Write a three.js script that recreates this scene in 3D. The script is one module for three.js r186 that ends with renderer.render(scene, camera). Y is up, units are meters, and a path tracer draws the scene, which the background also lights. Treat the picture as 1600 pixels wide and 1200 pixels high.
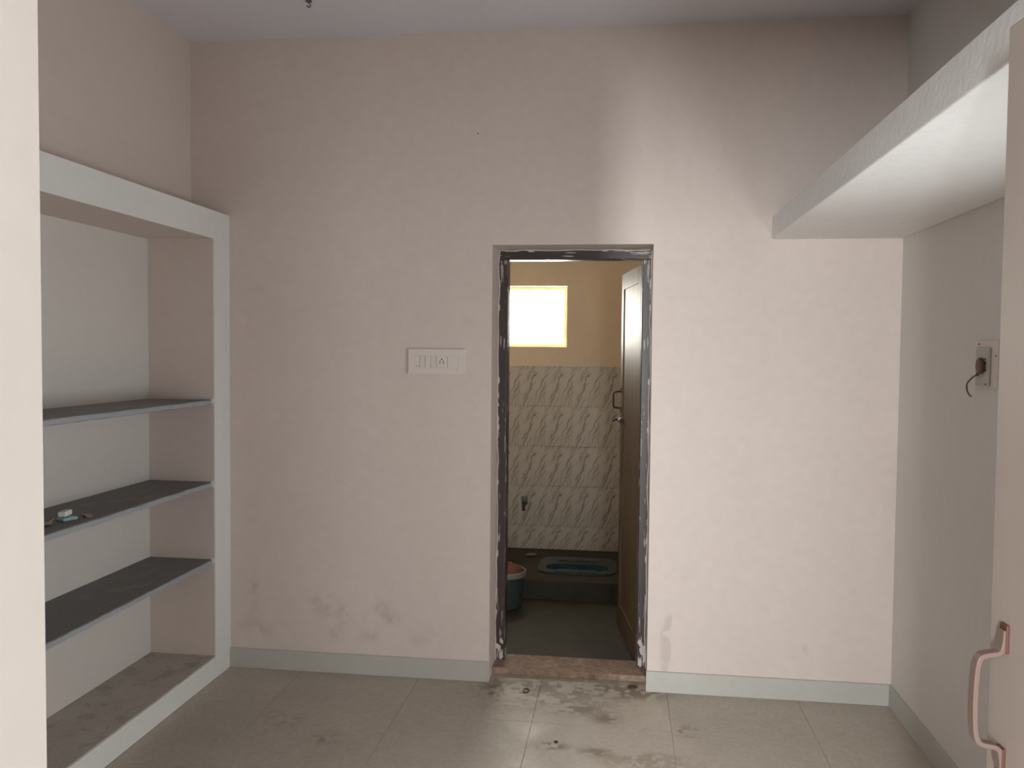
import * as THREE from 'three';
import { RoundedBoxGeometry } from 'three/addons/geometries/RoundedBoxGeometry.js';
import { RectAreaLightUniformsLib } from 'three/addons/lights/RectAreaLightUniformsLib.js';
import { mergeGeometries } from 'three/addons/utils/BufferGeometryUtils.js';

// ---------------------------------------------------------------- camera, sky, light, exposure
const scene = new THREE.Scene();
const camera = new THREE.PerspectiveCamera(48.54, 4 / 3, 0.05, 100);
camera.rotation.order = 'YXZ';
camera.position.set(-0.005, 1.619, 4.053);
camera.rotation.set(THREE.MathUtils.degToRad(-2.29), THREE.MathUtils.degToRad(7.311), THREE.MathUtils.degToRad(0.556));
scene.add(camera);

const renderer = new THREE.WebGLRenderer({ antialias: true });
renderer.toneMapping = THREE.LinearToneMapping;
renderer.toneMappingExposure = 1.0;
renderer.shadowMap.enabled = true;
renderer.shadowMap.type = THREE.PCFSoftShadowMap;

scene.background = new THREE.Color(1.0, 1.0, 0.97);
scene.backgroundIntensity = 3.0;

RectAreaLightUniformsLib.init();
// daylight entering by an added, unseen slit window and entrance in the far side of the hall, and by the bathroom window
function daylight(w, h, x, y, z, color, intensity, turn = 0) {
  const l = new THREE.RectAreaLight(color, intensity, w, h);
  l.position.set(x, y, z); l.rotation.y = turn; l.castShadow = true; scene.add(l); return l;
}
daylight(0.27, 1.2, -0.865, 1.5, 8.05, new THREE.Color(0.95, 0.99, 1), 285);           // added slit window behind the camera, shaped to give the back wall patch
daylight(1.0, 2.1, 1.2, 1.05, 8.05, new THREE.Color(0.97, 0.99, 1), 10);                  // added hall entrance, unseen, fills the left of the back wall
daylight(1.0, 0.9, 1.30, 1.05, 1.9, new THREE.Color(0.92, 0.98, 1), 7.6, Math.PI / 2);     // window in the right wall, under the loft and behind the open door
daylight(0.5, 0.44, -0.68, 1.87, -2.56, new THREE.Color(1, 0.98, 0.87), 44, Math.PI);      // bathroom window

// ---------------------------------------------------------------- helpers
let seed = 20240611;
const rnd = () => { seed = (seed * 1664525 + 1013904223) >>> 0; return seed / 4294967296; };
const R = THREE.MathUtils.degToRad;
const usedNames = {};
function numbered(n) { usedNames[n] = (usedNames[n] ?? -1) + 1; return usedNames[n] ? `${n}_${String(usedNames[n]).padStart(3, '0')}` : n; }
function mesh(name, geo, mat, parent) {
  const m = new THREE.Mesh(Array.isArray(geo) ? merge(geo) : geo, mat);
  m.name = parent ? name : numbered(name); m.castShadow = m.receiveShadow = true;
  (parent || scene).add(m); return m;
}
function tag(o, label, category, group, kind) { o.userData.label = label; o.userData.category = category; if (group) o.userData.group = group; if (kind) o.userData.kind = kind; return o; }
function thing(name, label, category, pos = [0, 0, 0], turn = 0, group, kind) {
  const g = new THREE.Group(); g.name = numbered(name); g.position.set(...pos); g.rotation.y = turn; scene.add(g);
  return tag(g, label, category, group, kind);
}
const struct = (name, geo, mat, label, category) => tag(mesh(name, geo, mat), label, category, null, 'structure');
function merge(list) {
  return mergeGeometries(list.map(g => { const n = g.index ? g.toNonIndexed() : g.clone(); for (const k of Object.keys(n.attributes)) if (!['position', 'normal', 'uv'].includes(k)) n.deleteAttribute(k); n.morphAttributes = {}; return n; }));
}
// uv in metres, by the axis each face looks along
function metres(geo, k = 1) {
  const g = geo.index ? geo.toNonIndexed() : geo, p = g.attributes.position, n = g.attributes.normal, uv = new Float32Array(p.count * 2);
  for (let i = 0; i < p.count; i += 3) {
    let a = 0, b = 0, c = 0;
    for (let j = 0; j < 3; j++) { a += n.getX(i + j); b += n.getY(i + j); c += n.getZ(i + j); }
    a = Math.abs(a); b = Math.abs(b); c = Math.abs(c);
    for (let j = i; j < i + 3; j++) {
      const x = p.getX(j), y = p.getY(j), z = p.getZ(j);
      uv[j * 2] = (a > b && a > c ? z : x) * k; uv[j * 2 + 1] = (b >= a && b >= c ? z : y) * k;
    }
  }
  g.setAttribute('uv', new THREE.BufferAttribute(uv, 2)); return g;
}
function box(x0, x1, y0, y1, z0, z1, r = 0) {
  const g = r ? new RoundedBoxGeometry(x1 - x0, y1 - y0, z1 - z0, 2, r) : new THREE.BoxGeometry(x1 - x0, y1 - y0, z1 - z0);
  g.translate((x0 + x1) / 2, (y0 + y1) / 2, (z0 + z1) / 2); return metres(g);
}
function slabXY(pts, holes, z0, z1) {                  // wall seen from the front, with openings, thickness along z
  const s = new THREE.Shape(pts.map(p => new THREE.Vector2(...p)));
  for (const h of holes) s.holes.push(new THREE.Path(h.map(p => new THREE.Vector2(...p))));
  const g = new THREE.ExtrudeGeometry(s, { depth: z1 - z0, bevelEnabled: false }); g.translate(0, 0, z0); return metres(g);
}
const rect = (x0, x1, y0, y1) => [[x0, y0], [x1, y0], [x1, y1], [x0, y1]];
const tube = (pts, r, seg = 24, rad = 8, tension = 0.5) => new THREE.TubeGeometry(new THREE.CatmullRomCurve3(pts.map(p => new THREE.Vector3(...p)), false, 'catmullrom', tension), seg, r, rad, false);
function cyl(r0, r1, h, x, y, z, axis = 'y', seg = 20) {
  const g = new THREE.CylinderGeometry(r0, r1, h, seg);
  if (axis === 'x') g.rotateZ(Math.PI / 2); if (axis === 'z') g.rotateX(Math.PI / 2);
  g.translate(x, y, z); return g;
}
// seeded lattice noise, periodic
const LAT = new Float32Array(65536); for (let i = 0; i < 65536; i++) LAT[i] = rnd();
function vnoise(x, y, per, s) {
  const xi = Math.floor(x), yi = Math.floor(y), fx = x - xi, fy = y - yi, u = fx * fx * (3 - 2 * fx), v = fy * fy * (3 - 2 * fy);
  const h = (a, b) => LAT[((((a % per) + per) % per) * 131 + (((b % per) + per) % per) * 7919 + s * 1013) & 65535];
  return (h(xi, yi) * (1 - u) + h(xi + 1, yi) * u) * (1 - v) + (h(xi, yi + 1) * (1 - u) + h(xi + 1, yi + 1) * u) * v;
}
function fbm(u, v, base, oct, s) { let a = 0, w = 0.5, t = 0, f = base; for (let i = 0; i < oct; i++) { a += w * vnoise(u * f, v * f, f, s + i * 17); t += w; w *= 0.5; f *= 2; } return a / t; }
const sstep = (a, b, x) => { const t = Math.min(1, Math.max(0, (x - a) / (b - a))); return t * t * (3 - 2 * t); };
const mix = (a, b, t) => a + (b - a) * t;
function tex(w, h, fn, color = true, rep = [1, 1]) {
  const d = new Uint8Array(w * h * 4), c = [0, 0, 0];
  for (let j = 0; j < h; j++) for (let i = 0; i < w; i++) {
    const r = fn((i + 0.5) / w, (j + 0.5) / h, c) ?? c, k = (j * w + i) * 4;
    if (typeof r === 'number') d[k] = d[k + 1] = d[k + 2] = Math.max(0, Math.min(255, r * 255));
    else for (let q = 0; q < 3; q++) d[k + q] = Math.max(0, Math.min(255, r[q]));
    d[k + 3] = 255;
  }
  const t = new THREE.DataTexture(d, w, h); t.wrapS = t.wrapT = THREE.RepeatWrapping; t.magFilter = THREE.LinearFilter; t.minFilter = THREE.LinearMipmapLinearFilter; t.generateMipmaps = true;
  if (color) t.colorSpace = THREE.SRGBColorSpace; t.repeat.set(...rep); t.needsUpdate = true; return t;
}
const std = (o) => new THREE.MeshStandardMaterial(o);

// ---------------------------------------------------------------- measures (metres; wall_back face at z = 0)
const H = 3.13, xR = 1.246, xL = -1.951, xW = -2.153, xN = -2.29, DL = -0.6253, DR = 0.1363, HEAD = 2.12, zF = 3.5, zF2 = 3.62, zH = 8, zB = -0.30, zFar = -2.303;

// ---------------------------------------------------------------- materials
const WALL = [218, 204, 196], TRIM = [230, 230, 227], CEIL = [222, 219, 224];
const plasterBump = tex(512, 512, (u, v) => 0.6 * fbm(u, v, 24, 4, 3) + 0.4 * fbm(u, v, 6, 3, 9), false);
const paint = (base, s, amp = 3) => tex(512, 512, (u, v, c) => { const n = (fbm(u, v, 4, 5, s) - 0.5) * 2 * amp + (fbm(u, v, 64, 2, s + 5) - 0.5) * 2 * amp * 0.5; c[0] = base[0] + n; c[1] = base[1] + n * 1.05; c[2] = base[2] + n * 1.1; }, true, [0.5, 0.5]);
const bumpRep = (k) => { const t = plasterBump.clone(); t.repeat.set(k, k); t.needsUpdate = true; return t; };
const wallMat = std({ map: paint(WALL, 40), bumpMap: bumpRep(1.0), bumpScale: 0.0015, roughness: 0.8 });
const trimMat = std({ map: paint(TRIM, 60, 4), bumpMap: bumpRep(1.0), bumpScale: 0.0018, roughness: 0.75 });
const nicheMat = std({ map: paint([221, 216, 211], 65), bumpMap: bumpRep(1.0), bumpScale: 0.0015, roughness: 0.8 });
const ceilMat = std({ map: paint(CEIL, 80, 4), roughness: 0.9 });
const loftMat = std({ map: paint([236, 233, 231], 90, 4), bumpMap: bumpRep(2.5), bumpScale: 0.003, roughness: 0.75 });

// back wall: paint with the scuffs and the damp mark that show on it
const smudges = [[-1.47, 0.35, 0.05, 0.04, 0.5], [-1.41, 0.30, 0.06, 0.03, 0.6], [-1.36, 0.285, 0.03, 0.05, 0.6], [-1.16, 0.325, 0.04, 0.035, 0.7], [-1.11, 0.285, 0.035, 0.03, 0.9], [-1.40, 0.20, 0.03, 0.03, 0.5], [-1.22, 0.19, 0.05, 0.02, 0.4], [-1.83, 0.42, 0.03, 0.05, 0.5], [-1.84, 0.31, 0.05, 0.05, 0.35], [-1.82, 0.20, 0.10, 0.04, 0.35], [-0.95, 0.20, 0.12, 0.04, 0.25], [0.30, 0.55, 0.02, 0.015, 0.3], [0.86, 0.24, 0.012, 0.02, 0.4]];
const X0 = -2.6, XS = 4.2;
const backTex = tex(1024, 1024, (u, v, c) => {
  const x = X0 + u * XS, y = v * XS, n = (fbm(u, v, 10, 5, 40) - 0.5) * 5 + (fbm(u, v, 128, 2, 45) - 0.5) * 5;
  let r = WALL[0] + n, g = WALL[1] + n, b = WALL[2] + n, s = 0;
  const grain = fbm(u, v, 70, 4, 21);
  for (const [sx, sy, wx, wy, k] of smudges) { const d = ((x - sx) / wx) ** 2 + ((y - sy) / wy) ** 2; if (d < 6) s += k * Math.exp(-d) * sstep(0.3, 0.62, grain) * 1.5; }
  s = Math.min(1, s);
  r = mix(r, 146, s * 0.32); g = mix(g, 136, s * 0.32); b = mix(b, 130, s * 0.32);
  if (x > 0.17 && x < 0.28 && y > 0.1 && y < 0.4) {            // flaking damp patch beside the doorway
    const e = sstep(0, 0.03, x - 0.185 - 0.03 * (y > 0.28 ? (y - 0.28) / 0.1 : 0)) * sstep(0, 0.012, 0.252 - x + 0.03 * (grain - 0.5)) * sstep(0, 0.06, 0.39 - y + 0.1 * (grain - 0.5));
    const f = e * sstep(0.35, 0.55, fbm(u, v, 90, 4, 31));
    r = mix(r, 186, f * 0.5); g = mix(g, 174, f * 0.5); b = mix(b, 164, f * 0.5);
  }
  c[0] = r; c[1] = g; c[2] = b;
});
backTex.repeat.set(1 / XS, 1 / XS); backTex.offset.set(-X0 / XS, 0);
const backMat = std({ map: backTex, bumpMap: bumpRep(1.0), bumpScale: 0.0012, roughness: 0.72 });

// floor: one dirt layer over the whole tiled floor
const FX = -2.1, FS = 3.7;
const dirt = [[-0.43, 0.10, 0.12, 0.10, 0.7], [-0.2, 0.02, 0.42, 0.09, 0.9], [-0.3, 0.2, 0.25, 0.12, 0.45], [0.06, 0.02, 0.10, 0.06, 1.2], [-0.2, 0.25, 0.10, 0.05, 0.9], [-0.05, 0.34, 0.06, 0.05, 0.8], [-0.26, 0.63, 0.05, 0.03, 1.3], [-0.09, 0.66, 0.06, 0.03, 0.8], [0.29, 0.42, 0.06, 0.05, 0.7], [-0.55, 0.15, 0.08, 0.1, 0.5], [-1.45, 0.55, 0.08, 0.06, 0.5], [0.1, 0.7, 0.2, 0.1, 0.4], [-1.2, 0.7, 0.06, 0.05, 0.5]];
const floorTex = tex(1024, 1024, (u, v, c) => {
  const x = FX + u * FS, z = -0.4 + v * FS, n = (fbm(u, v, 8, 5, 50) - 0.5) * 14 + (fbm(u, v, 256, 2, 52) - 0.5) * 16, grain = 0.5 * fbm(u, v, 40, 4, 54) + 0.5 * fbm(u, v, 150, 3, 56);
  let r = 180 + n, g = 170 + n, b = 157 + n, s = 0;
  for (const [sx, sz, wx, wz, k] of dirt) { const d = ((x - sx) / wx) ** 2 + ((z - sz) / wz) ** 2; if (d < 5) s += k * Math.exp(-d) * sstep(0.42, 0.6, grain) * 1.3; }
  s = Math.min(1, s + 0.07 * sstep(0.55, 0.7, fbm(u, v, 16, 5, 58)));
  c[0] = mix(r, 92, s * 0.6); c[1] = mix(g, 72, s * 0.6); c[2] = mix(b, 56, s * 0.6);
});
floorTex.repeat.set(1 / FS, 1 / FS); floorTex.offset.set(-FX / FS, 0.4 / FS);
const tileRough = tex(256, 256, (u, v) => 0.38 + 0.3 * fbm(u, v, 8, 4, 70), false, [1, 1]);
const floorMat = std({ map: floorTex, roughness: 0.9, roughnessMap: tileRough, metalness: 0 });
const groutMat = std({ color: 0xa69c8e, roughness: 0.95 });

const stoneTex = tex(512, 512, (u, v, c) => {
  const n = fbm(u, v, 8, 5, 90), streak = fbm(u * 1, v * 0.25, 32, 3, 95), d = sstep(0.52, 0.75, n * 0.6 + streak * 0.4), f = (fbm(u, v, 128, 2, 99) - 0.5) * 16;
  c[0] = mix(120, 156, d * 0.6) + f; c[1] = mix(118, 151, d * 0.6) + f; c[2] = mix(116, 144, d * 0.6) + f;
}, true, [1.2, 1.2]);
const edgeMat = std({ map: paint([160, 166, 172], 115, 9), roughness: 0.45 });
const stoneMat = std({ map: stoneTex, bumpMap: bumpRep(2), bumpScale: 0.002, roughness: 0.6 });
const ledgeMat = std({ map: tex(512, 512, (u, v, c) => { const n = (fbm(u, v, 10, 5, 120) - 0.5) * 24 + (fbm(u, v, 120, 2, 122) - 0.5) * 18, d = sstep(0.6, 0.74, fbm(u, v, 20, 4, 125)) * 16; c[0] = 182 + n - d; c[1] = 174 + n - d; c[2] = 163 + n - d; }, true, [0.9, 0.9]), roughness: 0.7 });

// ---------------------------------------------------------------- the room shell
const floor = struct('floor', box(-3.2, 2.7, -0.2, -0.002, zB, 8.2), groutMat, 'grey beige tiled floor of the bare room', 'floor');
{ // vitrified tiles, 0.6 m, butt-jointed with thin dark lines
  const xs = [xL], zs = [-0.296];
  for (let x = -1.57; x < xR; x += 0.6) xs.push(x); xs.push(xR);
  for (let z = 0.42; z < zF2; z += 0.6) zs.push(z); zs.push(zF2);
  for (let i = 0; i + 1 < xs.length; i++) for (let j = 0; j + 1 < zs.length; j++) {
    const g = 0.0006;
    if (zs[j] < -0.2) {                                 // the first row runs into the doorway only
      mesh('tile', box(xs[i] + g, xs[i + 1] - g, -0.012, 0, 0, zs[j + 1] - g, 0.001), floorMat, floor);
      const a = Math.max(xs[i] + g, DL), b = Math.min(xs[i + 1] - g, DR);
      if (b - a > 0.01) mesh('tile', box(a, b, -0.012, 0, -0.11, -0.0005, 0.001), floorMat, floor);
    } else mesh('tile', box(xs[i] + g, xs[i + 1] - g, -0.012, 0, zs[j] + g, zs[j + 1] - g, 0.001), floorMat, floor);
  }
  mesh('hall_paving', box(-3.0, 2.5, -0.012, -0.001, zF2 + 0.002, zH), floorMat, floor);
}
struct('ceiling', box(-3.2, 2.7, H, H + 0.15, -2.6, 8.2), ceilMat, 'pale lilac white ceiling above the room', 'ceiling');
struct('wall_back', slabXY([[xN - 0.26, 0], [DL, 0], [DL, HEAD], [DR, HEAD], [DR, 0], [xR + 0.23, 0], [xR + 0.23, H], [xN - 0.26, H]], [], zB, 0), backMat, 'pinkish cream back wall holding the bathroom doorway and switch plate', 'wall');
struct('wall_left', box(xN - 0.26, xW, 2.2727, H, 0, zF2), wallMat, 'cream upper left wall above the shelf niche', 'wall');
struct('wall_niche', box(xN - 0.26, xN, 0, 2.2727, 0, zF2), nicheMat, 'whitish back of the shelf niche in the left wall', 'wall');
struct('wall_right', [box(xR, xR + 0.23, 0, H, 0, 1.4), box(xR, xR + 0.23, 0, H, 2.4, zF2), box(xR, xR + 0.23, 0, 0.6, 1.4, 2.4), box(xR, xR + 0.23, 1.5, H, 1.4, 2.4)], nicheMat, 'cream right wall under and above the loft, holding the old socket', 'wall');
struct('wall_front', slabXY([[xN, 0], [-0.41, 0], [-0.41, 2.14], [0.66, 2.14], [0.66, 0], [xR, 0], [xR, H], [xN, H]], [], zF, zF2), trimMat, 'white plastered wall edge of the entrance beside the shelves', 'wall');
struct('wall_hall_left', box(-3.2, -3.0, 0, H, zF2, 8.2), wallMat, 'cream left wall of the entrance hall', 'wall');
struct('wall_hall_right', box(2.5, 2.7, 0, H, zF2, 8.2), wallMat, 'cream right wall of the entrance hall', 'wall');
struct('wall_hall_front', [box(-3.2, xN - 0.26, 0, H, zF, zF2), box(xR + 0.23, 2.7, 0, H, zF, zF2)], wallMat, 'cream hall wall either side of the room', 'wall');
struct('wall_hall_rear', slabXY([[-3.0, 0], [0.7, 0], [0.7, 2.1], [1.7, 2.1], [1.7, 0], [2.5, 0], [2.5, H], [-3.0, H]], [rect(-1.0, -0.73, 0.9, 2.1)], zH, 8.2), wallMat, 'cream rear hall wall with added slit window and added entrance', 'wall');

// niche frame standing proud of the left wall
{
  const z1 = 0.164, z2 = 2.3;
  const frame = thing('trim_1', 'off white plastered frame around the shelf niche', 'niche frame', [0, 0, 0], 0, null, 'structure');
  const xf = xL - 0.006;                                // cream body, off white painted face 6 mm proud
  mesh('beam', box(xN, xf, 2.1385, 2.2727, 0.0005, z2 + 0.16), wallMat, frame);
  for (const [a, b] of [[0.0005, z1], [z2, z2 + 0.16]]) { mesh('post', box(xN, xf, 0, 2.1385, a, b), wallMat, frame); mesh('post_face', box(xf, xL, 0, 2.1385, a, b), trimMat, frame).userData.label = 'off white painted face'; }
  mesh('beam_face', box(xf, xL, 2.1385, 2.2727, 0.0005, z2 + 0.16), trimMat, frame).userData.label = 'off white painted face';
  mesh('plinth', box(xN, xL, 0, 0.1035, z1, z2, 0.002), trimMat, frame);
  mesh('ledge', box(xN, xL - 0.001, 0.1035, 0.1115, z1, z2, 0.002), ledgeMat, frame).userData.label = 'dusty brown grey stone ledge';
  const names = ['thin dark stone shelf, topmost in the niche, above the one with scraps', 'dark stone shelf in the niche carrying white and blue scraps', 'empty dark stone shelf, lowest in the niche, above the dusty ledge'];
  [1.3648, 0.9661, 0.587].forEach((y, i) => {
    // slightly chipped front edge
    const g = new RoundedBoxGeometry(0.322, 0.024, z2 - z1, 2, 0.003), gg = new THREE.BoxGeometry(0.322, 0.024, z2 - z1, 2, 2, 90);
    const p = gg.attributes.position;
    for (let k = 0; k < p.count; k++) if (p.getX(k) > 0.16) { const zz = p.getZ(k); p.setX(k, 0.161 + (vnoise(zz * 14, i * 3 + p.getY(k) * 30, 64, 5 + i) - 0.6) * 0.006); }
    gg.computeVertexNormals(); gg.translate(xN + 0.161, y - 0.012, (z1 + z2) / 2); g.dispose();
    const s = mesh('stone_shelf', metres(gg), stoneMat); tag(s, names[i], 'shelf', 'stone shelves in the niche');
    const e = new THREE.BoxGeometry(0.004, 0.019, z2 - z1 - 0.004, 1, 2, 90), q = e.attributes.position;
    for (let k = 0; k < q.count; k++) { q.setX(k, q.getX(k) + (vnoise((q.getZ(k) + 3) * 14, i * 3 + 2, 64, 5 + i) - 0.5) * 0.004); q.setY(k, q.getY(k) + (vnoise((q.getZ(k) + 3) * 22, i * 5 + q.getY(k) * 90, 64, 15 + i) - 0.5) * 0.003); }
    e.computeVertexNormals(); e.translate(xN + 0.3235, y - 0.0125, (z1 + z2) / 2);
    mesh('edge_strip', metres(e), edgeMat, s).userData.label = 'pale blue grey stone front edge';  // strip paler than the shelf, along its front edge
    const l = new THREE.IcosahedronGeometry(0.012, 2), lp = l.attributes.position;
    for (let k = 0; k < lp.count; k++) { const f = 0.6 + 0.8 * vnoise(lp.getX(k) * 150 + 9, (lp.getY(k) + lp.getZ(k)) * 150 + 9, 64, i); lp.setXYZ(k, lp.getX(k) * f * 0.8, lp.getY(k) * f * 1.3, lp.getZ(k) * f * 0.35); }
    l.computeVertexNormals(); l.translate(xN + 0.326, y - 0.01, z1 + 0.003); mesh('plaster_dab', l, trimMat, s).userData.label = 'white plaster dab';
  });
}
// loft slab along the right wall
tag(mesh('loft_slab', box(0.6708, xR - 0.0005, 2.1386, 2.2403, 0.0005, zF - 0.0005, 0.006), loftMat), 'off white concrete loft slab running along the right wall', 'loft');

// skirtings
const skirtMat = std({ map: paint([188, 186, 178], 130, 4), roughness: 0.55 });
const SK = 0.0987, ST = 0.012;
struct('baseboard_back', box(xL, DL - 0.002, 0, SK, 0, ST, 0.002), skirtMat, 'grey cream skirting between niche post and bathroom doorway', 'skirting');
struct('baseboard_back', box(DR - 0.004, xR, 0, SK, 0, ST, 0.002), skirtMat, 'grey cream skirting between bathroom doorway and right wall', 'skirting');
struct('baseboard_right', box(xR - ST, xR, 0, SK, ST, zF, 0.002), skirtMat, 'grey cream skirting along the foot of the right wall', 'skirting');

// ---------------------------------------------------------------- bathroom shell
const bathPaint = std({ map: paint([232, 214, 188], 150, 5), bumpMap: bumpRep(1), bumpScale: 0.0015, roughness: 0.75 });
const BX0 = -1.35, BX1 = 0.6, W0 = -0.95, W1 = -0.412, WY0 = 1.641, WY1 = 2.097;
const bathFar = struct('wall_bathroom_far', slabXY(rect(BX0, BX1, 0, H), [rect(W0, W1, WY0, WY1)], -2.5, zFar), bathPaint, 'peach painted bathroom wall above veined tiles, with the bright window', 'wall');
const bathLeft = struct('wall_bathroom_left', box(BX0 - 0.2, BX0, 0, H, -2.5, zB), bathPaint, 'peach bathroom wall to the left', 'wall');
const bathRight = struct('wall_bathroom_right', box(BX1, BX1 + 0.2, 0, H, -2.5, zB), bathPaint, 'peach bathroom wall behind the open door', 'wall');
const darkFloor = std({ map: tex(512, 512, (u, v, c) => { const n = (fbm(u, v, 14, 5, 160) - 0.5) * 18; c[0] = 60 + n; c[1] = 57 + n; c[2] = 46 + n; }, true, [0.8, 0.8]), roughness: 0.7 });
struct('floor_bathroom', box(BX0 - 0.2, BX1 + 0.2, -0.2, 0, -2.5, zB), darkFloor, 'dark olive bathroom floor', 'floor');
// veined wall tiles, 200 x 300 mm, the same print on every tile
const cv = document.createElement('canvas'); cv.width = 256; cv.height = 384;
{
  const c = cv.getContext('2d'); c.fillStyle = '#c6bfb2'; c.fillRect(0, 0, 256, 384);
  for (let i = 0; i < 120; i++) { const x = rnd() * 256, y = rnd() * 384, r = 14 + rnd() * 36, a = 0.03 + rnd() * 0.05; c.fillStyle = rnd() < 0.5 ? `rgba(238,232,220,${a})` : `rgba(170,155,138,${a})`; for (const dx of [-256, 0, 256]) { c.beginPath(); c.ellipse(x + dx, y, r * 0.5, r, 0.5, 0, Math.PI * 2); c.fill(); } }
  const vein = (x, y, len, w, alpha) => {
    let px = x, py = y;
    for (let k = 0; k < len; k++) {
      const a2 = -1.1 + (rnd() - 0.5) * 1.3, st = 5 + rnd() * 6, nx = px + Math.cos(a2) * st, ny = py + Math.sin(a2) * st, t = Math.sin((k + 0.5) / len * Math.PI);
      for (const [ww, al] of [[3.2, 0.10], [1.6, 0.22], [0.7, 0.5]]) {
        c.lineWidth = w * ww * (0.3 + t * (0.5 + rnd() * 0.6)); c.strokeStyle = `rgba(104,90,78,${alpha * al * (0.4 + rnd() * 0.8)})`; c.lineCap = 'round';
        for (const dx of [-256, 0, 256]) for (const dy of [-384, 0, 384]) { c.beginPath(); c.moveTo(px + dx, py + dy); c.lineTo(nx + dx, ny + dy); c.stroke(); }
      }
      px = nx; py = ny;
    }
  };
  for (let i = 0; i < 26; i++) vein(rnd() * 256, rnd() * 384, 6 + Math.floor(rnd() * 16), 2.5 + rnd() * 3, 0.35 + rnd() * 0.65);
  for (const [x, y, l, w, al] of [[30, 360, 30, 4, 1], [150, 330, 34, 4, 1], [80, 170, 24, 4, 0.9], [215, 200, 20, 4, 0.9], [152, 100, 6, 7, 1.1]]) vein(x, y, l, w, al);
}
const tileTex = new THREE.CanvasTexture(cv); tileTex.colorSpace = THREE.SRGBColorSpace;
const tileMat = std({ map: tileTex, roughness: 0.3 });
{
  const tw = 0.2, th = 0.3;
  const geo = new RoundedBoxGeometry(tw - 0.0008, th - 0.0012, 0.008, 1, 0.0008);
  { const p = geo.attributes.position, uv = geo.attributes.uv; for (let i = 0; i < p.count; i++) uv.setXY(i, p.getX(i) / tw + 0.5, p.getY(i) / th + 0.5); }
  for (let r = 0; r < 5; r++) {
    const y1 = 1.5 - r * th, hgt = Math.min(th, y1 - 0.122);
    for (let k = 0; k < 10; k++) {
      const x = BX0 - 0.02 + k * tw + tw / 2; if (x + tw / 2 > BX1 + 0.06) continue;
      const t = mesh('tile', geo, tileMat, bathFar); t.position.set(x, y1 - hgt / 2, zFar + 0.004); t.scale.y = hgt / th;
    }
  }
  for (let r = 0; r < 5; r++) for (let k = 0; k < 9; k++) for (const [wall, x, s] of [[bathLeft, BX0 + 0.004, 1], [bathRight, BX1 - 0.004, -1]]) {
    const z = -0.32 - tw / 2 - k * tw, y1 = 1.5 - r * th, t = mesh('tile', geo, tileMat, wall); t.rotation.y = s * Math.PI / 2; t.position.set(x, y1 - th / 2, z);
  }
}
// raised platform with a cut for the pan
const PY = 0.122, PZ = -1.41, panX = -0.285, panZ = -1.80;
function ellipsePts(cx, cz, rx, rz, n = 48, pow = 2.6) { const a = []; for (let i = 0; i < n; i++) { const t = i / n * Math.PI * 2, c = Math.cos(t), s = Math.sin(t); a.push([cx + Math.sign(c) * Math.abs(c) ** (2 / pow) * rx, cz + Math.sign(s) * Math.abs(s) ** (2 / pow) * rz]); } return a; }
function slabXZ(pts, hole, y0, y1, bevel = 0) {
  const s = new THREE.Shape(pts.map(([x, z]) => new THREE.Vector2(x, -z)));
  if (hole) s.holes.push(new THREE.Path(hole.map(([x, z]) => new THREE.Vector2(x, -z))));
  const g = new THREE.ExtrudeGeometry(s, { depth: y1 - y0 - 2 * bevel, bevelEnabled: bevel > 0, bevelThickness: bevel, bevelSize: bevel, bevelOffset: -bevel, bevelSegments: 2 });
  g.rotateX(-Math.PI / 2); g.translate(0, y0 + bevel, 0); return metres(g);
}
const holeZ = panZ + 0.07;
struct('trim_2', slabXZ(rect(BX0, BX1, zFar, PZ), ellipsePts(panX, holeZ, 0.225, 0.115), 0, PY), darkFloor, 'dark olive raised platform around the squat pan', 'platform');
// squat pan
{
  const blue = std({ color: 0x37413f, roughness: 0.35 });
  const pan = thing('squat_pan', 'blue ceramic squat toilet pan set in the dark platform', 'toilet', [0, 0, 0]);
  mesh('rim', slabXZ(ellipsePts(panX, panZ, 0.27, 0.225, 56, 5), ellipsePts(panX, holeZ, 0.215, 0.1), PY, PY + 0.014, 0.003), blue, pan);
  const prof = []; for (let i = 0; i <= 12; i++) { const t = i / 12; prof.push(new THREE.Vector2(Math.max(0.001, Math.cos(t * Math.PI / 2) ** 0.6), -Math.sin(t * Math.PI / 2))); }
  const bowl = new THREE.LatheGeometry(prof.reverse(), 40); bowl.scale(0.218, 0.11, 0.105); bowl.translate(panX, PY + 0.008, holeZ);
  mesh('bowl', bowl, std({ color: 0x3a626f, roughness: 0.22, side: THREE.DoubleSide }), pan);
  for (const z of [panZ - 0.125, panZ + 0.195]) {
    const f = mesh('footrest', box(panX - 0.14, panX + 0.14, PY + 0.014, PY + 0.022, z - 0.03, z + 0.03, 0.003), blue, pan);
    for (let k = 0; k < 7; k++) mesh('ridge', box(panX - 0.126 + k * 0.037, panX - 0.104 + k * 0.037, PY + 0.022, PY + 0.0255, z - 0.026, z + 0.026, 0.003), blue, f);
  }
}
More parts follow.
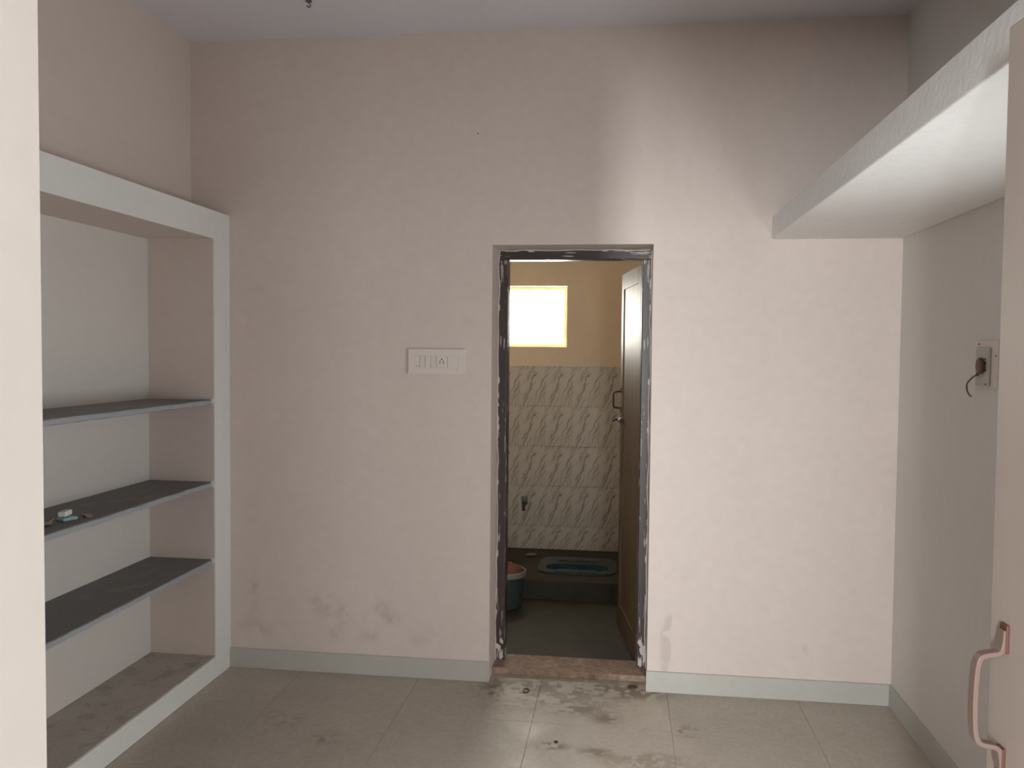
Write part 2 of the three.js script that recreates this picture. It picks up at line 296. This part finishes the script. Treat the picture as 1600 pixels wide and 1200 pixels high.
// louvred window
{
  const metal = std({ color: 0xd6cbb2, roughness: 0.75 });
  const w = thing('window_1', 'glaring louvred glass window high in the peach bathroom wall', 'window', [0, 0, 0], 0, null, 'structure');
  const z0 = -2.44, z1 = -2.38, f = 0.028;
  mesh('frame_rail', box(W0, W1, WY1 - f, WY1, z0, z1, 0.003), metal, w); mesh('frame_rail', box(W0, W1, WY0, WY0 + f, z0, z1, 0.003), metal, w);
  mesh('frame_stile', box(W0, W0 + f, WY0 + f, WY1 - f, z0, z1, 0.003), metal, w); mesh('frame_stile', box(W1 - f, W1, WY0 + f, WY1 - f, z0, z1, 0.003), metal, w);
  const glass = new THREE.MeshPhysicalMaterial({ color: 0xffffff, transmission: 1, thickness: 0, roughness: 0.25, ior: 1.45 });
  const n = 5, step = (WY1 - WY0 - 2 * f) / n;
  for (let k = 0; k < n; k++) {
    const y = WY0 + f + step * (k + 0.5);
    const g = mesh('louvre', new THREE.BoxGeometry(W1 - W0 - 2 * f - 0.014, step * 1.12, 0.004), glass, w); g.position.set((W0 + W1) / 2, y, (z0 + z1) / 2); g.rotation.x = R(38);
    for (const x of [W0 + f + 0.005, W1 - f - 0.005]) { const c = mesh('clip', new RoundedBoxGeometry(0.012, step * 0.8, 0.014, 2, 0.004), metal, w); c.position.set(x, y, (z0 + z1) / 2); c.rotation.x = R(38); }
  }
}
// ---------------------------------------------------------------- bathroom doorway: frame, sill, leaf
const frameTex = tex(256, 1024, (u, v, c) => {
  const n = (fbm(u, v, 6, 4, 200) - 0.5) * 18 + (fbm(u, v * 0.1, 64, 2, 203) - 0.5) * 14;
  let r = 60 + n, g = 47 + n, b = 44 + n;
  const edge = fbm(0.3, v, 40, 4, 210), blot = fbm(u * 0.5, v, 24, 5, 215);
  let p = sstep(0.02, -0.02, u - 0.02 - 0.10 * sstep(0.45, 0.8, edge));
  p = Math.max(p, sstep(0.66, 0.72, blot) * 0.75);
  p = Math.max(p, sstep(0.44, 0.5, fbm(u, v * 4, 16, 4, 222)) * sstep(0.055, 0.03, v));
  p = Math.max(p, sstep(0.60, 0.66, fbm(u, v * 3, 20, 3, 233)) * sstep(0.93, 0.99, v) * 0.8);
  c[0] = mix(r, 205, p); c[1] = mix(g, 198, p); c[2] = mix(b, 190, p);
});
const frameMat = std({ map: frameTex, roughness: 0.4 });
{
  const fz0 = zB, fz1 = -0.21, iL = -0.577, iR = 0.09, iH = 2.071, s0 = 0.033;
  function bar(x0, x1, y0, y1, vert, flip) {
    const g = new RoundedBoxGeometry(x1 - x0, y1 - y0, fz1 - fz0, 3, 0.006); g.translate((x0 + x1) / 2, (y0 + y1) / 2, (fz0 + fz1) / 2);
    const p = g.attributes.position, nn = g.attributes.normal, uv = g.attributes.uv;
    for (let i = 0; i < p.count; i++) {
      const across = vert ? (flip ? (x1 - p.getX(i)) : (p.getX(i) - x0)) / (x1 - x0) : (y1 - p.getY(i)) / (y1 - y0), along = vert ? p.getY(i) / 2.1 : (p.getX(i) - DL) / 2.1 + 0.62;
      const front = nn.getZ(i) > 0.7;
      uv.setXY(i, front ? 0.01 + 0.49 * across : 0.52 + 0.46 * (fz1 - p.getZ(i)) / (fz1 - fz0), along);
    }
    return g;
  }
  const fr = thing('trim_3', 'dark brown door frame of the bathroom smeared with white paint', 'door frame', [0, 0, 0], 0, null, 'structure');
  mesh('jamb', bar(DL + 0.0005, iL, s0, iH, true, false), frameMat, fr);
  mesh('jamb', bar(iR, DR - 0.0005, s0, iH, true, true), frameMat, fr);
  mesh('head', bar(DL + 0.0005, DR - 0.0005, iH, HEAD - 0.0005, false), frameMat, fr);
  // uneven plaster beads where the wall paint laps over the frame
  const beadMat = std({ map: paint([206, 196, 188], 260, 6), roughness: 0.8 });
  const bead = (a, b, n, k) => { const pts = []; for (let i = 0; i <= n; i++) { const t = i / n; pts.push([mix(a[0], b[0], t) + (vnoise(t * n * 0.4, k, 256, 7) - 0.5) * 0.007, mix(a[1], b[1], t) + (vnoise(t * n * 0.4, k + 9, 256, 8) - 0.5) * 0.007, fz1 + 0.001]); } return tube(pts, 0.003, n * 2, 6); };
  mesh('plaster_bead', bead([DL + 0.003, s0, 0], [DL + 0.003, HEAD - 0.004, 0], 60, 2), beadMat, fr);
  mesh('plaster_bead', bead([DR - 0.003, s0, 0], [DR - 0.003, HEAD - 0.004, 0], 60, 31), beadMat, fr);
  mesh('plaster_bead', bead([DL + 0.004, HEAD - 0.003, 0], [DR - 0.004, HEAD - 0.003, 0], 30, 77), beadMat, fr);
  const lump = (x, y, s, k) => { const g = new THREE.IcosahedronGeometry(s, 3), p = g.attributes.position; for (let i = 0; i < p.count; i++) { const f = 0.35 + 1.3 * vnoise(p.getX(i) / s * 3 + 9, p.getY(i) / s * 3 + p.getZ(i) / s * 1.7 + 20, 64, k); p.setXYZ(i, p.getX(i) * f - p.getY(i) * 0.35, p.getY(i) * f * 1.6, p.getZ(i) * f * 0.3); } g.computeVertexNormals(); g.translate(x, y, fz1 + 0.002); return g; };
  mesh('plaster_lump', [lump(0.124, 0.118, 0.017, 3), lump(0.108, 0.158, 0.01, 8), lump(0.132, 0.075, 0.009, 13)], beadMat, fr);
  mesh('plaster_lump', [lump(-0.61, 0.098, 0.013, 23), lump(-0.594, 0.132, 0.008, 29)], beadMat, fr);

  const sillTex = tex(512, 128, (u, v, c) => { const n = (fbm(u, v, 12, 3, 240) - 0.5) * 30 + (fbm(u, v, 40, 4, 247) - 0.5) * 60 + (fbm(u, v, 64, 2, 244) - 0.5) * 14; c[0] = 150 + n; c[1] = 126 + n; c[2] = 108 + n; }, true, [1.3, 1.3]);
  struct('trim_4', box(DL + 0.001, DR - 0.001, 0, s0, zB, -0.10, 0.004), std({ map: sillTex, roughness: 0.7 }), 'dirty brown stone sill of the bathroom doorway', 'sill');

  // leaf, swung into the bathroom on the right jamb
  const leafTex = tex(256, 512, (u, v, c) => { const g = fbm(u, v * 0.06, 32, 4, 270), n = (g - 0.5) * 34 + (fbm(u, v, 8, 3, 275) - 0.5) * 14; c[0] = 104 + n; c[1] = 84 + n; c[2] = 66 + n; }, true, [3, 1]);
  const leafMat = new THREE.MeshPhysicalMaterial({ map: leafTex, roughness: 0.5, specularIntensity: 0.35 });
  const d = thing('door_1', 'glossy brown bathroom door swung open beside the veined tiles', 'door', [0.088, 0, zB - 0.002], R(8.4), null, 'structure');
  const L = 0.657, y0 = 0.012, y1 = 2.06;
  mesh('panel', box(0.006, 0.026, y0, y1, -L, 0), leafMat, d);
  mesh('stile', box(0, 0.03, y0, y1, -L, -L + 0.075, 0.003), leafMat, d); mesh('stile', box(0, 0.03, y0, y1, -0.075, 0, 0.003), leafMat, d);
  for (const [a, b] of [[y0, 0.15], [y1 - 0.09, y1]]) mesh('rail', box(0, 0.03, a, b, -L + 0.075, -0.075, 0.003), leafMat, d);
  const iron = std({ color: 0x3a2a24, roughness: 0.45, metalness: 0.5 });
  const h = mesh('handle', tube([[-0.002, 1.385, -L + 0.03], [-0.03, 1.382, -L + 0.03], [-0.044, 1.372, -L + 0.03], [-0.045, 1.335, -L + 0.03], [-0.044, 1.30, -L + 0.03], [-0.03, 1.29, -L + 0.03], [-0.002, 1.288, -L + 0.03]], 0.005, 40, 8), iron, d);
  mesh('fixing_plate', box(-0.004, 0, 1.375, 1.41, -L + 0.015, -L + 0.045, 0.001), iron, h); mesh('fixing_plate', box(-0.004, 0, 1.262, 1.298, -L + 0.015, -L + 0.045, 0.001), iron, h);
  const la = mesh('latch', box(-0.012, 0, 1.205, 1.232, -L - 0.01, -L + 0.09, 0.003), iron, d);
  mesh('bolt', cyl(0.007, 0.007, 0.12, -0.016, 1.218, -L + 0.03, 'z'), iron, la); mesh('bolt_knob', tube([[-0.016, 1.218, -L + 0.05], [-0.035, 1.224, -L + 0.045], [-0.046, 1.212, -L + 0.04]], 0.006, 12, 8), iron, la);
}
// ---------------------------------------------------------------- entrance door leaf beside the camera
{
  const doorMat = std({ map: tex(256, 512, (u, v, c) => { const n = (fbm(u, v * 0.1, 24, 4, 300) - 0.5) * 12 + (fbm(u, v, 6, 3, 305) - 0.5) * 8; c[0] = 178 + n; c[1] = 164 + n; c[2] = 155 + n; }, true, [1, 0.5]), roughness: 0.5 });
  const d = thing('door_2', 'cream painted entrance door leaf standing open with a pull handle', 'door', [0.66, 0, 3.495], R(4.32), null, 'structure');
  const L = 0.895, hz = -0.845;
  mesh('leaf', box(0, 0.034, 0.01, 2.135, -L, -0.005, 0.004), doorMat, d);
  const hm = std({ color: 0x857068, roughness: 0.42 });
  const line = [[-0.004, 1.19], [-0.006, 1.166], [-0.012, 1.155], [-0.034, 1.15], [-0.042, 1.142], [-0.0455, 1.12], [-0.047, 1.08], [-0.046, 1.04], [-0.0425, 1.018], [-0.034, 1.01], [-0.012, 1.005], [-0.006, 0.994], [-0.004, 0.972]].map(p => new THREE.Vector2(...p));
  const path = new THREE.SplineCurve(line).getPoints(70), side = k => path.map((p, i) => { const q = path[Math.min(i + 1, 70)], o = path[Math.max(i - 1, 0)], d = q.clone().sub(o).normalize(); return new THREE.Vector2(p.x - d.y * k, p.y + d.x * k); });
  const strap = new THREE.ExtrudeGeometry(new THREE.Shape([...side(0.0028), ...side(-0.0028).reverse()]), { depth: 0.016, bevelEnabled: true, bevelThickness: 0.0012, bevelSize: 0.001, bevelSegments: 2 }); strap.translate(0, 0, hz - 0.008);
  const h = mesh('handle', strap, hm, d);
  const dark = std({ color: 0x6a4740, roughness: 0.5, metalness: 0.2 });
  mesh('fixing_plate', box(-0.005, 0.001, 1.155, 1.2, hz - 0.011, hz + 0.011, 0.002), dark, h); mesh('fixing_plate', box(-0.005, 0.001, 0.96, 1.005, hz - 0.011, hz + 0.011, 0.002), dark, h);
}
// ---------------------------------------------------------------- switch plate on the back wall
const ivory = std({ color: 0xdfd3cd, roughness: 0.4 }), ivory2 = std({ color: 0xd8cfc4, roughness: 0.42 }), black = std({ color: 0x17130f, roughness: 0.8 });
{
  const x0 = -1.034, x1 = -0.752, y0 = 1.497, y1 = 1.621, ix0 = -1.003, ix1 = -0.784, iy0 = 1.528, iy1 = 1.588;
  const s = thing('switch_plate', 'ivory switch plate with four rockers and a socket on back wall', 'switch plate', [0, 0, 0]);
  const sh = new THREE.Shape(rect(x0 + 0.003, x1 - 0.003, y0 + 0.003, y1 - 0.003).map(p => new THREE.Vector2(...p))); sh.holes.push(new THREE.Path(rect(ix0, ix1, iy0, iy1).map(p => new THREE.Vector2(...p))));
  const g = new THREE.ExtrudeGeometry(sh, { depth: 0.008, bevelEnabled: true, bevelThickness: 0.003, bevelSize: 0.003, bevelSegments: 2 }); g.translate(0, 0, 0.003);
  mesh('cover_frame', g, ivory, s);
  mesh('back_box', box(ix0 - 0.002, ix1 + 0.002, iy0 - 0.002, iy1 + 0.002, 0, 0.004), black, s).userData.label = 'dark gap behind the modules';
  const m = (ix1 - ix0) / 8, gap = 0.0007;
  for (let k = 0; k < 4; k++) {
    const r = mesh('rocker', new RoundedBoxGeometry(m - 2 * gap, iy1 - iy0 - 2 * gap, 0.008, 2, 0.0012), k % 2 ? ivory2 : ivory, s);
    r.position.set(ix0 + m * (k + 0.5), (iy0 + iy1) / 2, 0.0105); r.rotation.x = R(k === 3 ? 4 : -4);
    if (k < 1) mesh('dot', cyl(0.0022, 0.0022, 0.001, 0, -0.021, 0.0043, 'z', 12), std({ color: 0x8a5f58, roughness: 0.5 }), r);
  }
  const so = mesh('socket', box(ix0 + 4 * m + gap, ix0 + 6 * m - gap, iy0 + gap, iy1 - gap, 0.004, 0.0125, 0.0012), ivory, s), cx = ix0 + 5 * m - 0.001, cy = 1.558;
  for (const [dx, dy, r] of [[0, 0.0125, 0.0035], [-0.0075, 0.003, 0.0029], [0.0075, 0.003, 0.0029], [-0.009, -0.0065, 0.0029], [0.009, -0.0065, 0.0029]]) mesh('pin_hole', cyl(r, r, 0.002, cx + dx, cy + dy, 0.0122, 'z', 14), black, so);
  mesh('blank', box(ix0 + 6 * m + gap, ix1 - gap, iy0 + gap, iy1 - gap, 0.004, 0.0125, 0.0012), ivory, s);
  mesh('indicator', cyl(0.0022, 0.0022, 0.001, -0.795, 1.519, 0.0142, 'z', 12), std({ color: 0x5b4a45, roughness: 0.5 }), s);
}
// ---------------------------------------------------------------- socket plate and plug on the right wall
{
  const s = thing('socket_plate', 'old white socket plate on the right wall holding a brown plug', 'socket', [xR, 1.585, 0.945]);
  mesh('plate', box(-0.006, 0, -0.082, 0.082, -0.085, 0.085, 0.002), std({ color: 0xd9cbc6, roughness: 0.5 }), s);
  const u = mesh('socket_unit', box(-0.014, -0.006, -0.075, 0.058, -0.078, 0.03, 0.003), std({ color: 0xb4b3a8, roughness: 0.45 }), s); u.userData.label = 'greyish socket unit';
  for (const [y, z, r] of [[0.005, 0.006, 0.004], [-0.02, 0.008, 0.004], [0.018, 0.006, 0.0025]]) mesh('pin_hole', cyl(r, r, 0.002, -0.0142, y, z, 'x', 12), black, u);
  for (const [y, z] of [[0.07, -0.07], [-0.068, 0.012], [0.03, 0.068]]) mesh('screw', cyl(0.003, 0.003, 0.002, -0.007 - (y < 0 ? 0.008 : 0), y, z, 'x', 10), std({ color: 0x5c4c48, roughness: 0.5, metalness: 0.4 }), s);
  const brown = std({ color: 0x5e3830, roughness: 0.5 });
  const p = thing('plug', 'round brown plug with a short cut cord hanging on right wall', 'plug', [xR - 0.014, 1.58, 0.925]);
  const prof = [[0.001, 0.015], [0.02, 0.015], [0.026, 0.0125], [0.0285, 0.008], [0.0275, 0.003], [0.024, 0]].map(a => new THREE.Vector2(...a));
  const g = new THREE.LatheGeometry(prof, 28); g.rotateZ(Math.PI / 2); mesh('body', g, brown, p);
  mesh('neck', tube([[-0.008, -0.02, -0.008], [-0.010, -0.034, -0.016]], 0.006, 6, 8), brown, p);
  mesh('cord', tube([[-0.010, -0.03, -0.014], [-0.016, -0.045, -0.045], [-0.022, -0.066, -0.068], [-0.022, -0.09, -0.064], [-0.022, -0.104, -0.044], [-0.022, -0.107, -0.03]], 0.0028, 32, 8), std({ color: 0x6d4334, roughness: 0.6 }), p);
}
// ---------------------------------------------------------------- small things
{
  // scraps on the middle shelf
  const ys = 0.9661;
  const blk = mesh('foam_piece', (() => { const g = new RoundedBoxGeometry(0.03, 0.02, 0.062, 3, 0.005); g.rotateY(0.25); g.rotateZ(0.05); g.translate(-2.07, ys + 0.024, 1.115); return g; })(), std({ color: 0xe6e8da, roughness: 0.7 })); tag(blk, 'small white foam piece lying on the blue scrap on a stone shelf', 'scrap');
  const bl = mesh('plastic_piece', (() => { const g = new RoundedBoxGeometry(0.045, 0.012, 0.06, 3, 0.004); g.rotateY(-0.35); g.translate(-2.055, ys + 0.0065, 1.125); return g; })(), std({ color: 0x9ab6c4, roughness: 0.4 })); tag(bl, 'pale blue plastic scrap under the white foam piece on shelf', 'scrap');
  const flake = (w, l, k) => { const g = new THREE.BoxGeometry(w, 0.0015, l, 10, 1, 10), p = g.attributes.position; for (let i = 0; i < p.count; i++) p.setY(i, p.getY(i) + 0.022 * vnoise(p.getX(i) * 40 + 5, p.getZ(i) * 40 + 7, 64, k) ** 1.6 ); g.computeBoundingBox(); g.translate(0, -g.boundingBox.min.y, 0); g.computeVertexNormals(); return g; };
  const paper = std({ color: 0xb8a694, roughness: 0.9 });
  const f1 = mesh('paper_scrap', flake(0.05, 0.07, 3), paper); f1.position.set(-2.075, ys + 0.0005, 1.22); f1.rotation.y = 0.4; tag(f1, 'crumpled brown paper scrap on shelf beside the white entrance wall', 'scrap');
  const f2 = mesh('paper_scrap', flake(0.03, 0.055, 8), paper); f2.position.set(-2.03, ys + 0.0005, 1.045); f2.rotation.y = 0.9; tag(f2, 'small folded brown paper scrap on shelf beside the white foam', 'scrap');

  // bathroom: bucket with cloth, tap, scrap
  const bu = thing('bucket', 'dark teal plastic bucket with cream rim beside the bathroom door jamb', 'bucket', [-0.715, 0, -1.22]);
  const outer = [[0.001, 0.004], [0.1, 0.004], [0.104, 0.008], [0.122, 0.205], [0.117, 0.205], [0.1, 0.012], [0.001, 0.012]].map(a => new THREE.Vector2(...a));
  mesh('body', new THREE.LatheGeometry(outer, 40), std({ color: 0x3d4945, roughness: 0.3, side: THREE.DoubleSide }), bu);
  const rim = [[0.119, 0.2], [0.132, 0.2], [0.135, 0.206], [0.135, 0.232], [0.131, 0.237], [0.124, 0.237], [0.119, 0.23], [0.119, 0.2]].map(a => new THREE.Vector2(...a));
  const rm = mesh('rim', new THREE.LatheGeometry(rim, 40), std({ color: 0x8b8477, roughness: 0.45 }), bu); rm.userData.label = 'cream plastic rim';
  mesh('bail', tube(Array.from({ length: 13 }, (_, i) => { const t = i / 12 * Math.PI; return [Math.cos(t) * 0.128, 0.235 - 0.012 + 0.02 * Math.sin(t), -Math.sin(t) * 0.13]; }), 0.0025, 40, 6), std({ color: 0x8a8a84, roughness: 0.4, metalness: 0.7 }), bu);
  const cg = new THREE.SphereGeometry(0.11, 48, 24), cp = cg.attributes.position;
  for (let i = 0; i < cp.count; i++) { const x = cp.getX(i), y = cp.getY(i), z = cp.getZ(i), f = 0.78 + 0.38 * vnoise(x * 34 + 20, z * 34 + y * 20 + 30, 64, 44) + 0.12 * vnoise(x * 110 + 20, z * 110 + 30, 64, 47); cp.setXYZ(i, x * Math.min(1.04, f), y * f * 0.52, z * Math.min(1.04, f)); }
  cg.computeVertexNormals(); cg.translate(-0.715, 0.222, -1.22);
  tag(mesh('cloth', cg, std({ color: 0x7d4c41, roughness: 0.9 })), 'crumpled pinkish red cloth heaped in the bucket', 'cloth');

  const green = std({ color: 0x6d8a68, roughness: 0.4 }), tarn = std({ color: 0x4a4436, roughness: 0.4, metalness: 0.5 });
  const tp = thing('tap', 'small green headed water tap on the veined bathroom tiles', 'tap', [-0.713, 0.47, zFar + 0.008]);
  mesh('flange', cyl(0.022, 0.022, 0.006, 0, 0, 0.003, 'z'), tarn, tp); mesh('stem', cyl(0.011, 0.011, 0.05, 0, 0, 0.03, 'z'), tarn, tp);
  mesh('spout', tube([[0, 0, 0.045], [0, -0.004, 0.065], [0, -0.03, 0.075], [0, -0.05, 0.076]], 0.011, 16, 10), tarn, tp);
  mesh('knob', new THREE.LatheGeometry([[0.001, 0.052], [0.018, 0.052], [0.024, 0.044], [0.024, 0.028], [0.014, 0.02], [0.009, 0.005]].map(a => new THREE.Vector2(...a)), 20).translate(0, 0, 0.04), green, tp).userData.label = 'green plastic knob';

  const sc = mesh('pinkish_scrap', (() => { const g = new THREE.SphereGeometry(0.028, 20, 12); g.scale(1.5, 0.4, 0.8); g.rotateY(0.3); g.translate(-0.635, PY + 0.0112, -2.06); return g; })(), std({ color: 0x8a6e60, roughness: 0.7 })); tag(sc, 'small pinkish scrap lying on the platform beside the blue squat pan', 'scrap');  // small pinkish lump, not identified as any particular thing

  // floor litter
  const curlG = []; { const pts = []; for (let i = 0; i <= 20; i++) { const t = i / 20 * Math.PI * 1.7 - 2.4; pts.push([Math.cos(t) * 0.014, 0.0035, Math.sin(t) * 0.022]); } curlG.push(tube(pts, 0.0035, 40, 6)); }
  const curl = mesh('dry_curl', curlG, std({ color: 0x6b4a33, roughness: 0.8 })); curl.position.set(-0.432, 0, 0.09); tag(curl, 'small brown curled shaving on the floor before the bathroom sill', 'litter');
  const crumb = (x, z, s, k, label) => { const g = new THREE.IcosahedronGeometry(s, 2), p = g.attributes.position; for (let i = 0; i < p.count; i++) { const f = 0.55 + 0.9 * vnoise(p.getX(i) / s * 2 + 9, (p.getY(i) + p.getZ(i)) / s * 2 + 9, 64, k); p.setXYZ(i, p.getX(i) * f * 1.5, p.getY(i) * f * 0.5, p.getZ(i) * f); } g.computeVertexNormals(); g.computeBoundingBox(); g.translate(0, -g.boundingBox.min.y, 0); const m = mesh('dirt_crumb', g, std({ color: 0x4a3324, roughness: 0.9 })); m.position.set(x, 0.0002, z); tag(m, label, 'litter'); };
  crumb(0.07, -0.02, 0.014, 3, 'dark brown dirt crumb at the right end of the bathroom sill');
  crumb(-0.25, 0.60, 0.006, 9, 'tiny dark dirt crumb out on the beige floor');
  const flk = mesh('paint_flake', flake(0.012, 0.008, 15), std({ color: 0xe0dad2, roughness: 0.8 })); flk.position.set(-0.155, 0.0003, -0.075); tag(flk, 'tiny white paint flake at the foot of the bathroom sill', 'litter');
  tag(mesh('nail', [cyl(0.002, 0.002, 0.006, -0.70, 2.648, 0.003, 'z', 10), cyl(0.0032, 0.0032, 0.0015, -0.70, 2.648, 0.006, 'z', 10)], std({ color: 0x3b332f, roughness: 0.6, metalness: 0.5 })), 'small dark nail in the back wall above the doorway', 'nail');
  const hk = thing('ceiling_hook', 'small dark fan hook in the pale ceiling', 'hook', [-1.377, H, 0.43]);
  const steel = std({ color: 0x6e6768, roughness: 0.6, metalness: 0.2 });
  mesh('socket_ring', cyl(0.012, 0.014, 0.006, 0, -0.003, 0), steel, hk);
  mesh('hook', tube([[0, -0.003, 0], [0, -0.012, 0], [0.007, -0.018, 0], [0.006, -0.027, 0], [-0.003, -0.029, 0], [-0.008, -0.022, 0]], 0.003, 30, 8), steel, hk);
}
// surrounds of the added hall window and the right wall window, outside the view
const hallWood = std({ color: 0x6d4a36, roughness: 0.5 });
{
  const w = thing('window_2', 'frame of the added tall slit window in the rear hall wall', 'window', [0, 0, 0], 0, null, 'structure');
  mesh('frame_stile', box(-1.0, -0.99, 0.9, 2.1, 8.1, 8.16), hallWood, w); mesh('frame_stile', box(-0.74, -0.73, 0.9, 2.1, 8.1, 8.16), hallWood, w);
  mesh('frame_rail', box(-0.99, -0.74, 2.09, 2.1, 8.1, 8.16), hallWood, w); mesh('frame_rail', box(-0.99, -0.74, 0.9, 0.91, 8.1, 8.16), hallWood, w);
}
{
  const w = thing('window_3', 'window frame in the right wall under the loft', 'window', [0, 0, 0], 0, null, 'structure');
  for (const z of [1.4, 1.88, 2.36]) mesh('frame_stile', box(1.36, 1.42, 0.64, 1.46, z, z + 0.04), hallWood, w);
  for (const y of [0.6, 1.46]) mesh('frame_rail', box(1.36, 1.42, y, y + 0.04, 1.4, 2.4), hallWood, w);
}
renderer.render(scene, camera);
